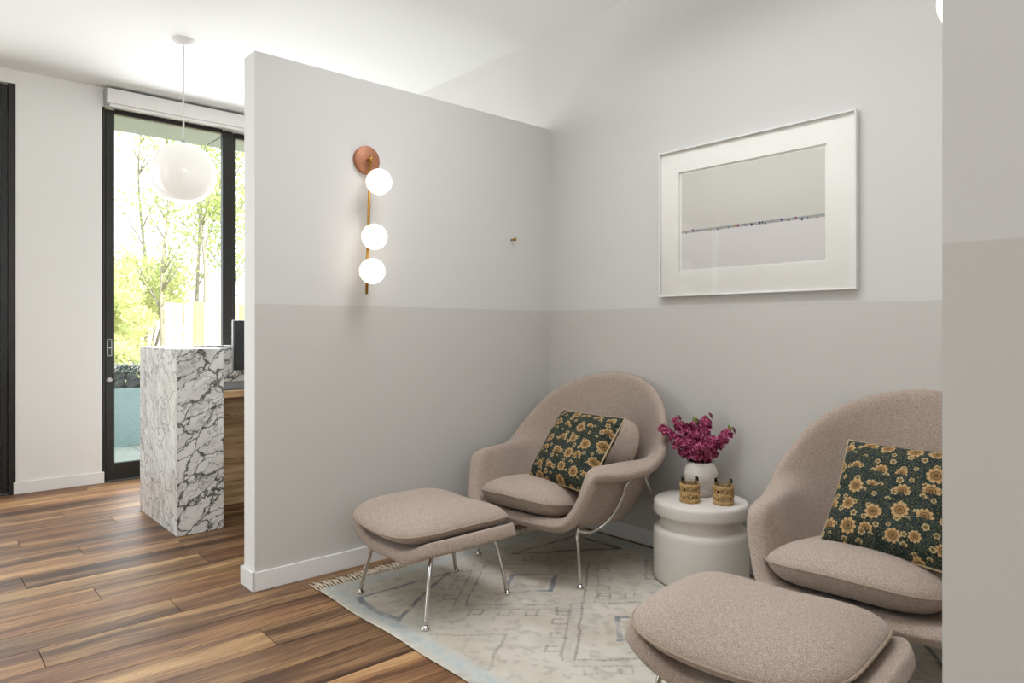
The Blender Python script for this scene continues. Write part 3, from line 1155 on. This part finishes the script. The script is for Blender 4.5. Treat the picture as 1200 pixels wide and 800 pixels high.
def make_rug():
    step = 0.006
    nx, ny = int((RX1 - RX0) / step), int((RY1 - RY0) / step)
    X, Y = np.meshgrid(np.linspace(RX0, RX1, nx + 1), np.linspace(RY0, RY1, ny + 1), indexing='ij')
    rs_ = np.random.RandomState(5)

    def vnoise(fx, fy, oct=3):
        out = np.zeros_like(X)
        amp, tot = 1.0, 0
        for o in range(oct):
            gx, gy = int(fx * 2 ** o * 1.7) + 3, int(fy * 2 ** o * 2.6) + 3
            g = rs_.rand(gx + 1, gy + 1)
            u = (X - RX0) / (RX1 - RX0) * (gx - 1)
            v = (Y - RY0) / (RY1 - RY0) * (gy - 1)
            i, j = u.astype(int), v.astype(int)
            fu, fv = u - i, v - j
            fu, fv = fu * fu * (3 - 2 * fu), fv * fv * (3 - 2 * fv)
            out += amp * ((g[i, j] * (1 - fu) + g[i + 1, j] * fu) * (1 - fv) + (g[i, j + 1] * (1 - fu) + g[i + 1, j + 1] * fu) * fv)
            tot += amp
            amp *= 0.5
        return out / tot
    C = np.zeros(X.shape + (3,))
    C[:] = srgb(214, 207, 192)[:3]
    wear = vnoise(14, 14)
    wx, wy = (vnoise(9, 9) - 0.5) * 0.03, (vnoise(9, 9) - 0.5) * 0.03
    PX, PY = X + wx, Y + wy

    def lay(mask, c, op=1.0):
        m = np.clip(mask, 0, 1)[..., None] * op
        C[:] = C * (1 - m) + np.array(srgb(*c)[:3]) * m
    # field clouds
    lay(np.clip((vnoise(4, 4) - 0.42) * 3, 0, 1), (182, 168, 146), 0.6)
    lay(np.clip((vnoise(6, 6) - 0.5) * 4, 0, 1), (180, 180, 168), 0.5)
    lay(np.clip((vnoise(30, 30) - 0.55) * 5, 0, 1), (150, 140, 124), 0.45)
    # borders, pale blue grey
    d = np.minimum.reduce([X - RX0, RX1 - X, Y - RY0 + 0, RY1 - Y])
    lay(np.clip(1 - np.abs(d - 0.055) / 0.05, 0, 1) ** 0.5 * (0.4 + wear), (194, 203, 203), 0.8)
    lay((np.abs(np.minimum(X - RX0, RX1 - X) - 0.055) < 0.022) * np.clip((vnoise(40, 40, 4) - 0.44) * 3.5, 0, 1), (166, 186, 190), 0.7)

    def seg(a, b, w, c, op=1.0, dash=0.0):
        a, b = np.array(a), np.array(b)
        v = b - a
        L = np.hypot(*v)
        t = ((PX - a[0]) * v[0] + (PY - a[1]) * v[1]) / (L * L)
        tc = np.clip(t, 0, 1)
        dist = np.hypot(PX - a[0] - tc * v[0], PY - a[1] - tc * v[1])
        m = np.clip((w - dist) / 0.004 + 0.5, 0, 1)
        if dash:
            m = m * (0.72 + 0.28 * np.sin(t * L / dash * 2 * np.pi))
        m = m * np.clip(0.35 + (wear - 0.3) * 1.9, 0.1, 1)
        lay(m, c, op)
    CX = 2.165
    BL, DK, GR, TN = (80, 90, 114), (66, 61, 58), (98, 90, 82), (190, 168, 142)
    cys = [2.31, 1.67, 1.03]
    hx, hy = 0.385, 0.325
    for q, cy in enumerate(cys):
        cs = [(CX - hx, cy), (CX, cy + hy), (CX + hx, cy), (CX, cy - hy)]
        for k in range(4):
            a, b = np.array(cs[k]), np.array(cs[(k + 1) % 4])
            seg(a, b, 0.005, DK, 0.9, 0.022)
            n = np.array(((a + b) / 2 - np.array((CX, cy))))
            n = n / np.hypot(*n)
            seg(a + n * 0.035, b + n * 0.035, 0.022, (190, 184, 172), 0.5)
            seg(a + n * 0.050, b + n * 0.050, 0.004, GR, 0.8, 0.022)
            for j in range(4):
                p = a + (b - a) * (0.13 + 0.235 * j)
                tdir = (b - a) / np.hypot(*(b - a))
                p1 = p + n * 0.052
                p2 = p1 + n * 0.055
                seg(p1, p2, 0.005, GR, 0.85, 0.018)
                seg(p2, p2 + tdir * 0.045, 0.005, GR, 0.85, 0.018)
                seg(p2 + tdir * 0.045, p2 + tdir * 0.045 - n * 0.034, 0.005, GR, 0.85, 0.018)
        for s_, c, w in ((0.52, TN, 0.016), (0.40, BL, 0.011), (0.22, (176, 158, 136), 0.02)):
            ii = [(CX - hx * s_, cy), (CX, cy + hy * s_), (CX + hx * s_, cy), (CX, cy - hy * s_)]
            for k in range(4):
                seg(ii[k], ii[(k + 1) % 4], w, c, 0.85 if w < 0.012 else 0.5)
    # corner triangles
    for sx in (-1, 1):
        for y0, y1 in ((2.675, 2.365), (0.60, 0.91)):
            xo, xi = CX + sx * 0.685, CX + sx * 0.215
            seg((xo, y0), (xo, y1), 0.014, BL if sx < 0 else DK, 0.95)
            seg((xo, y0), (xi, y0 - 0.01), 0.008, BL if sx < 0 else DK, 0.9)
            seg((xo, y1), (xi, y0 - 0.01), 0.010, BL if sx < 0 else DK, 0.9)
        for cy in (1.99, 1.35):
            xo = CX + sx * 0.66
            seg((xo, cy + 0.18), (xo - sx * 0.22, cy), 0.006, GR, 0.7, 0.022)
            seg((xo, cy - 0.18), (xo - sx * 0.22, cy), 0.006, GR, 0.7, 0.022)
    lay(np.clip((wear - 0.55) * 3, 0, 1), (205, 198, 182), 0.35)
    edge_w = 0.004 * np.sin(Y * 5.1 + 0.6) + 0.003 * np.sin(Y * 13)
    fall = np.clip(1 - (X - RX0) / 0.5, 0, 1)
    Xg = X - edge_w * fall - 0.02 * fall * np.clip((Y - 2.6) / 0.29, 0, 1) * 0
    Z = 0.0072 + 0.0012 * (vnoise(5, 5) - 0.5)
    Z = np.where((d < 0.004), 0.004, Z)
    verts = np.stack([Xg, Y, Z], -1).reshape(-1, 3)
    idx = np.arange((nx + 1) * (ny + 1)).reshape(nx + 1, ny + 1)
    f = np.stack([idx[:-1, :-1], idx[1:, :-1], idx[1:, 1:], idx[:-1, 1:]], -1).reshape(-1, 4)
    me = bpy.data.meshes.new('weave')
    me.vertices.add(len(verts))
    me.vertices.foreach_set('co', verts.astype(np.float32).ravel())
    me.loops.add(f.size)
    me.loops.foreach_set('vertex_index', f.astype(np.int32).ravel())
    me.polygons.add(len(f))
    me.polygons.foreach_set('loop_start', np.arange(0, f.size, 4, dtype=np.int32))
    me.update(calc_edges=True)
    at = me.color_attributes.new('weave', 'FLOAT_COLOR', 'POINT')
    at.data.foreach_set('color', np.concatenate([C.reshape(-1, 3), np.ones((len(verts), 1))], 1).astype(np.float32).ravel())
    root = empty('rug', (0, 0, 0))
    tag(root, 'faded cream and blue fringed rug under the lounge chairs', 'rug')
    mobj('weave', me, M['rug'], root)
    bm = box(bmesh.new(), (RX0 + 0.012, RY0 + 0.002, 0.0004), (RX1 - 0.002, RY1 - 0.002, 0.0035))
    obj('backing', bm, M['fringe'], root, False)
    # knotted fringe at both short ends
    r = random.Random(11)
    for ye, s in ((RY1, 1), (RY0, -1)):
        bm = bmesh.new()
        x = RX0 - 0.004
        while x < RX1:
            tube(bm, [(x, ye - s * 0.004, 0.006), (x + r.uniform(-.003, .003), ye + s * 0.014, 0.007)], 0.0035, 5)
            for q in range(3):
                a = r.uniform(-0.030, 0.030)
                L = r.uniform(0.050, 0.078) if s > 0 else 0.03
                tube(bm, [(x, ye + s * 0.014, 0.0065), (x + a * 0.4, ye + s * (0.014 + L * 0.5), 0.005 + r.uniform(0, 0.006)),
                          (x + a, ye + s * (0.014 + L), 0.003 + r.uniform(0, 0.004))], [0.003, 0.0026, 0.0018], 4)
            x += 0.0165
        o = obj('fringe', bm, M['fringe'], root)
        o['kind'] = 'stuff'


make_rug()


# ------------------------------------------------------------------ wall sconces
def sconce(loc, rz, label, swing=0.0):
    root = empty('wall_sconce', loc, rz)
    # local: wall at y=0, room towards -y, plate centre at z=0
    bm = lathe(bmesh.new(), [(0, 0.022), (0.066, 0.022), (0.070, 0.018), (0.070, 0.0)], 48)
    bmesh.ops.rotate(bm, verts=bm.verts, matrix=Matrix.Rotation(PI / 2, 3, 'X'))
    obj('back_plate', bm, M['copper'], root)
    bm = tube(bmesh.new(), [(0, -0.020, 0), (0, -0.052, -0.001)], 0.0075, 14)
    sphere(bm, (0, -0.052, 0), 0.012, 16, 10)
    obj('arm', bm, M['brass'], root)
    r0, r1 = Vector((-0.004, -0.052, 0.012)), Vector((-0.024, -0.052, -0.668))
    obj('rod', tube(bmesh.new(), [r0, r1], 0.0072, 14), M['brass'], root)
    for dz, dx in ((-0.135, 0.014), (-0.405, -0.003), (-0.572, -0.010)):
        p = r0.lerp(r1, -dz / 0.68)
        c = Vector((p.x + dx + (swing if dz > -0.2 else -swing), p.y - 0.066, p.z))
        g = obj('globe', sphere(bmesh.new(), c, 0.0625, 40, 24), M['opal_lit'], root)
        obj('globe_holder', tube(bmesh.new(), [p, p.lerp(c, 0.12)], 0.012, 14), M['brass'], g)
    return tag(root, label, 'sconce', 'brass three-globe sconces')


sconce((1.742, YP - 0.0005, 2.008), 0, 'brass wall sconce with three lit white globes on the left partition')
sconce((1.628, YR + 0.0005, 1.955), PI, 'white globe sconce peeking out behind the right partition edge', 0.012)

# brass wall hook
hk = empty('wall_hook', (2.712, YP, 1.696))
tag(hk, 'small brass peg hook alone on the left partition', 'hook')
bm = lathe(bmesh.new(), [(0, 0.0), (0.005, 0.0), (0.005, 0.030), (0.0105, 0.031), (0.0115, 0.034), (0.0105, 0.037), (0, 0.0375)], 24)
bmesh.ops.rotate(bm, verts=bm.verts, matrix=Matrix.Rotation(PI / 2, 3, 'X'))
obj('peg', bm, M['brass'], hk)

# ------------------------------------------------------------------ framed print
PY0, PY1, PZ0, PZ1 = 1.213, 2.222, 1.336, 2.094
fr = empty('framed_print', (XB, (PY0 + PY1) / 2, PZ0))
tag(fr, 'white framed abstract print under glass on the back wall', 'picture')
w, h = PY1 - PY0, PZ1 - PZ0
FW, FD = 0.008, 0.032
bm = bmesh.new()
box(bm, (-FD, -w / 2, 0), (-0.001, -w / 2 + FW, h), 0.0015, 1)
box(bm, (-FD, w / 2 - FW, 0), (-0.001, w / 2, h), 0.0015, 1)
box(bm, (-FD, -w / 2 + FW, 0), (-0.001, w / 2 - FW, FW), 0.0015, 1)
box(bm, (-FD, -w / 2 + FW, h - FW), (-0.001, w / 2 - FW, h), 0.0015, 1)
obj('frame', bm, M['trim'], fr, False)
# print position from the photograph
pw0, pw1, pz0, pz1 = -w / 2 + 0.1415, w / 2 - 0.128, 0.139, h - 0.129


def mat_board():
    bm = bmesh.new()
    m = 0.012
    xf, xk = -0.016, -0.006
    y0, y1, z0, z1 = -w / 2 + FW, w / 2 - FW, FW, h - FW
    a0, a1, b0, b1 = pw0 - m, pw1 + m, pz0 - m, pz1 + m
    for lo, hi in (((xf, y0, z0), (xk, a0, z1)), ((xf, a1, z0), (xk, y1, z1)), ((xf, a0, z0), (xk, a1, b0)), ((xf, a0, b1), (xk, a1, z1))):
        box(bm, lo, hi)
    return bm


obj('mat_board', mat_board(), plain('mat_board_white', srgb(244, 242, 239), 0.9, var=0.01), fr, False)
boxobj('print_paper', (-0.006, pw0 - 0.013, pz0 - 0.013), (-0.003, pw1 + 0.013, pz1 + 0.013), plain('print_paper', srgb(244, 242, 239), 0.9, var=0.01), fr)


def print_mat():
    t = NT('abstract_print')
    g = t.coord()
    s = t.n('SeparateXYZ', None, Vector=g)
    hz = t.math('SUBTRACT', s.outputs[2], 0.331)
    c = t.mix(t.step(hz, -0.002, 0.002), srgb(226, 222, 223), srgb(214, 211, 206))
    n = t.noise(t.mapping(g, (1, 30, 30)), 1.0, 2)
    line = t.math('SUBTRACT', 1.0, t.step(t.math('ABSOLUTE', hz), 0.005, 0.008))
    c = t.mix(t.math('MULTIPLY', line, 0.8), c, srgb(150, 152, 152))
    vo = t.n('TexVoronoi', {'voronoi_dimensions': '1D', 'feature': 'F1'}, W=s.outputs[1], Scale=52.0)
    rr = t.n('SeparateColor', None, Color=vo.outputs['Color'])
    dz = t.math('SUBTRACT', hz, t.math('MULTIPLY', t.math('SUBTRACT', rr.outputs[1], 0.5), 0.014))
    dist = t.math('ADD', vo.outputs['Distance'], t.math('MULTIPLY', t.math('ABSOLUTE', dz), 45))
    spot = t.math('LESS_THAN', dist, t.math('MULTIPLY', rr.outputs[2], 0.42))
    hue = t.ramp(rr.outputs[0], [(0.0, srgb(58, 62, 110)), (0.3, srgb(70, 60, 120)), (0.5, srgb(96, 110, 120)), (0.68, srgb(190, 150, 90)), (0.84, srgb(150, 70, 110)), (1.0, srgb(60, 60, 90))], 'CONSTANT')
    c = t.mix(spot, c, hue)
    return t.principled(Base_Color=c, Roughness=0.8, Specular_IOR_Level=0.2)


boxobj('printed_image', (-0.0075, pw0, pz0), (-0.0062, pw1, pz1), print_mat(), fr)
boxobj('picture_glass', (-0.0215, -w / 2 + FW, FW), (-0.0195, w / 2 - FW, h - FW), M['picture_glass'], fr)

# ------------------------------------------------------------------ pendant lamp
pd = empty('pendant_lamp', (1.349, 4.665, CEIL))
tag(pd, 'white glass globe pendant hanging near the glass door', 'lamp')
obj('canopy', lathe(bmesh.new(), [(0.068, 0.0), (0.066, -0.006), (0.048, -0.026), (0.030, -0.036), (0.010, -0.040), (0, -0.040)][::-1], 40), M['trim'], pd)
obj('rod', tube(bmesh.new(), [(0, 0, -0.036), (0, 0, -0.64)], 0.0055, 12), M['trim'], pd)
obj('cap', lathe(bmesh.new(), [(0, -0.655), (0.016, -0.655), (0.016, -0.640), (0.008, -0.634), (0, -0.634)], 24), M['silver'], pd)
obj('globe', sphere(bmesh.new(), (0, 0, -0.845), 0.192, 56, 36), M['opal_pendant'], pd)

# ------------------------------------------------------------------ reception desk
dk = empty('reception_desk', (1.166, 4.157, 0))
tag(dk, 'white marble reception desk with dark veins and oak worktop', 'desk')
boxobj('end_slab', (0.0045, 0, 0), (0.257, 0.79, 1.055), M['marble_bold'], dk, 0.0015)
boxobj('side_slab', (0, 0.0002, 0), (0.004, 0.79, 1.055), M['marble_soft'], dk, 0.0015)
boxobj('privacy_panel', (0.2575, 0.762, 0.0), (1.75, 0.79, 1.055), M['marble_bold'], dk, 0.0015)
boxobj('worktop', (0.2575, 0.008, 0.762), (1.75, 0.761, 0.803), M['oak'], dk, 0.003)
for k in range(5):
    boxobj('panel_board', (0.2575, 0.54, 0.0 + 0.152 * k), (1.75, 0.56, 0.152 * k + 0.1495), M['oak'], dk, 0.002)
boxobj('end_panel', (1.70, 0.02, 0.0), (1.75, 0.54, 0.760), M['oak'], dk, 0.002)
dm = boxobj('desk_mat', (0, 0, 0), (0.9, 0.60, 0.006), M['mat_grey'], None, 0.002)
dm.location = (1.43, 4.20, 0.8035)
tag(dm, 'dark grey mat lying on the oak worktop of the desk', 'mat')
mo = empty('monitor', (1.90, 4.56, 0.8035 + 0.006))
tag(mo, 'black computer monitor standing on the desk, mostly behind the partition', 'monitor')
boxobj('screen', (-0.275, -0.012, 0.09), (0.275, 0.004, 0.415), M['screen'], mo, 0.003)
boxobj('back_shell', (-0.279, 0.0045, 0.088), (0.279, 0.028, 0.417), M['silver'], mo, 0.004)
boxobj('stand_post', (-0.03, 0.03, 0.008), (0.03, 0.05, 0.26), M['silver'], mo, 0.004)
boxobj('stand_foot', (-0.12, -0.06, 0.0), (0.12, 0.09, 0.008), M['silver'], mo, 0.003)

# ------------------------------------------------------------------ outdoors
def leaf_cloud(name, n, sampler, size, mat, parent, seed, flat=0.0):
    r = np.random.RandomState(seed)
    P = sampler(r, n)
    a = r.normal(size=(n, 3))
    a /= np.linalg.norm(a, axis=1)[:, None]
    b = np.cross(a, r.normal(size=(n, 3)))
    b /= np.linalg.norm(b, axis=1)[:, None]
    s = size * r.uniform(0.6, 1.4, (n, 1))
    v = np.stack([P - a * s, P + b * s * 0.45, P + a * s, P - b * s * 0.45], 1).reshape(-1, 3)
    idx = np.arange(4 * n).reshape(n, 4)
    me = bpy.data.meshes.new(name)
    me.vertices.add(4 * n)
    me.vertices.foreach_set('co', v.astype(np.float32).ravel())
    me.loops.add(4 * n)
    me.loops.foreach_set('vertex_index', idx.astype(np.int32).ravel())
    me.polygons.add(n)
    me.polygons.foreach_set('loop_start', np.arange(0, 4 * n, 4, dtype=np.int32))
    me.update(calc_edges=True)
    o = mobj(name, me, mat, parent, False)
    o['kind'] = 'stuff'
    return o


def birch(x, y, hgt, seed, label, n=1500, mat='leaf_green'):
    r = random.Random(seed)
    root = empty('birch_tree', (x, y, -0.06))
    pts = [(0, 0, 0), (r.uniform(-.1, .1), 0, hgt * 0.35), (r.uniform(-.2, .2), r.uniform(-.1, .1), hgt * 0.7), (r.uniform(-.25, .25), 0, hgt)]
    path = catmull(pts, 6)
    obj('trunk', tube(bmesh.new(), path, [0.045 * (1 - 0.8 * i / (len(path) - 1)) for i in range(len(path))], 8), M['trunk'], root)
    twigs = []
    bm = bmesh.new()
    for k in range(16):
        t = r.uniform(0.28, 0.97)
        p = path[int(t * (len(path) - 1))]
        a = r.uniform(0, 6.28)
        L = (1.25 - t) * 1.1
        e = p + Vector((math.cos(a) * L * 0.6, math.sin(a) * L * 0.6, L * 0.9))
        tube(bm, [p, p.lerp(e, 0.5) + Vector((0, 0, 0.03)), e], [0.018, 0.012, 0.005], 5)
        twigs.append((np.array(p), np.array(e)))
    tag(obj('branches', bm, M['trunk'], root), kind='stuff')

    def samp(rr, n):
        i = rr.randint(0, len(twigs), n)
        A = np.array([t[0] for t in twigs])[i]
        B = np.array([t[1] for t in twigs])[i]
        return A + (B - A) * rr.uniform(0.2, 1.1, (n, 1)) + rr.normal(size=(n, 3)) * 0.16
    leaf_cloud('foliage', n, samp, 0.042, M[mat], root, seed)
    tag(root, label, 'tree', 'slender trees beyond the fence')


def shrub(x, y, rx, rz, zc, seed, label, n=9000, mat='leaf_yellow', size=0.045, name='shrub'):
    r = random.Random(seed)
    root = empty(name, (x, y, -0.06))
    bm = bmesh.new()
    for k in range(9):
        a = r.uniform(0, 6.28)
        e = Vector((math.cos(a) * rx * 0.5, math.sin(a) * rx * 0.5, zc + rz * r.uniform(-.2, .5)))
        tube(bm, catmull([(0, 0, 0), e * 0.5 + Vector((0, 0, 0.1)), e], 4), 0.02, 5)
    tag(obj('branches', bm, M['trunk'], root), kind='stuff')
    blobs = [(np.array((r.uniform(-1, 1) * rx * 0.75, r.uniform(-1, 1) * rx * 0.6, max(0.15, zc + r.uniform(-1, 1) * rz * 0.8)))) for k in range(26)]

    def samp(rr, n):
        i = rr.randint(0, len(blobs), n)
        c = np.array(blobs)[i]
        d = rr.normal(size=(n, 3))
        d /= np.linalg.norm(d, axis=1)[:, None]
        P = c + d * (rx * 0.33) * rr.uniform(0.6, 1.0, (n, 1))
        P[:, 2] = np.maximum(P[:, 2], 0.03)
        return P
    leaf_cloud('foliage', n, samp, size, M[mat], root, seed)
    tag(root, label, 'shrub', 'yellow green shrubs outside')


birch(3.62, 13.6, 5.4, 21, 'slender tree nearest the middle of the glass door', 1300)
birch(4.10, 13.2, 6.6, 22, 'slender tree left of the dark door mullion', 2600)
birch(4.32, 14.3, 7.0, 23, 'slender tree close beside the dark door mullion', 2800)
birch(4.62, 13.5, 6.8, 24, 'slender tree just behind the dark door mullion')
birch(4.95, 14.4, 6.6, 27, 'slender tree seen right of the dark door mullion')
birch(5.6, 14.6, 7.0, 25, 'slender tree hidden furthest right behind the partition')
birch(3.75, 15.6, 6.2, 26, 'slender thin tree further back above the yellow shrubs', 900)
shrub(2.15, 12.2, 0.80, 0.75, 1.05, 31, 'large yellow green shrub at the left of the glass door view')
shrub(2.15, 13.6, 1.1, 0.9, 1.35, 32, 'yellow green shrub at the left edge of the glass door', 9000)
shrub(3.5, 14.6, 1.0, 0.8, 1.8, 33, 'tall yellow green shrub behind the pale fence', 7000)
shrub(2.45, 10.6, 0.55, 0.40, 0.55, 34, 'low yellow green shrub at the left just above the white blossoms', 4500, size=0.04)

# fence of vertical boards
fe = empty('fence', (3.18, 12.0, -0.06))
tag(fe, 'pale vertical board fence in the garden outside', 'fence')
fm = [plain('bleached_board', srgb(196, 176, 152), 0.85, var=0.08, vscale=8), plain('mossy_board', srgb(176, 170, 112), 0.85, var=0.12, vscale=8)]
fr2 = random.Random(9)
for k in range(22):
    hgt = 1.66 + fr2.uniform(-0.02, 0.02)
    boxobj('board', (k * 0.15, fr2.uniform(-.006, .006), 0), (k * 0.15 + 0.142, 0.03, hgt), fm[1 if k % 5 in (3,) else 0], fe, 0.004)
for z in (0.35, 1.3):
    boxobj('rail', (0, 0.031, z), (3.3, 0.075, z + 0.09), fm[0], fe)

# long glazed planter in the shade with flowering plant
pl = empty('planter', (1.9, 8.3, -0.05))
tag(pl, 'pale teal planter trough on the terrace outside the glass door', 'planter')
bm = bmesh.new()
L, D, Hh, T = 1.6, 0.28, 0.60, 0.03
box(bm, (-L, -D, 0), (L, -D + T, Hh), 0.004, 1)
box(bm, (-L, D - T, 0), (L, D, Hh), 0.004, 1)
box(bm, (-L, -D + T, 0), (-L + T, D - T, Hh), 0.004, 1)
box(bm, (L - T, -D + T, 0), (L, D - T, Hh), 0.004, 1)
box(bm, (-L + T, -D + T, 0.02), (L - T, D - T, 0.48))
obj('trough', bm, M['planter'], pl, False)
boxobj('soil', (-L + T, -D + T, 0.481), (L - T, D - T, 0.55), M['dark'], pl)
hgr = empty('flowering_hedge', (1.9, 8.3, 0.49))
tag(hgr, 'dark hedge with white blossoms growing in the teal planter', 'hedge')


def hedge_s(rr, n):
    P = rr.uniform(-1, 1, (n, 3))
    P[:, 0] *= 1.5
    P[:, 1] *= 0.24
    P[:, 2] = (P[:, 2] + 1) * 0.13 + 0.02
    return P


leaf_cloud('foliage', 5200, hedge_s, 0.035, M['leaf_dark'], hgr, 41)


def bloss_s(rr, n):
    P = rr.uniform(-1, 1, (n, 3))
    P[:, 0] *= 1.5
    P[:, 1] *= 0.24
    P[:, 2] = 0.27 + P[:, 2] * 0.04
    return P


leaf_cloud('blossoms', 1500, bloss_s, 0.022, M['petal_white'], hgr, 42)
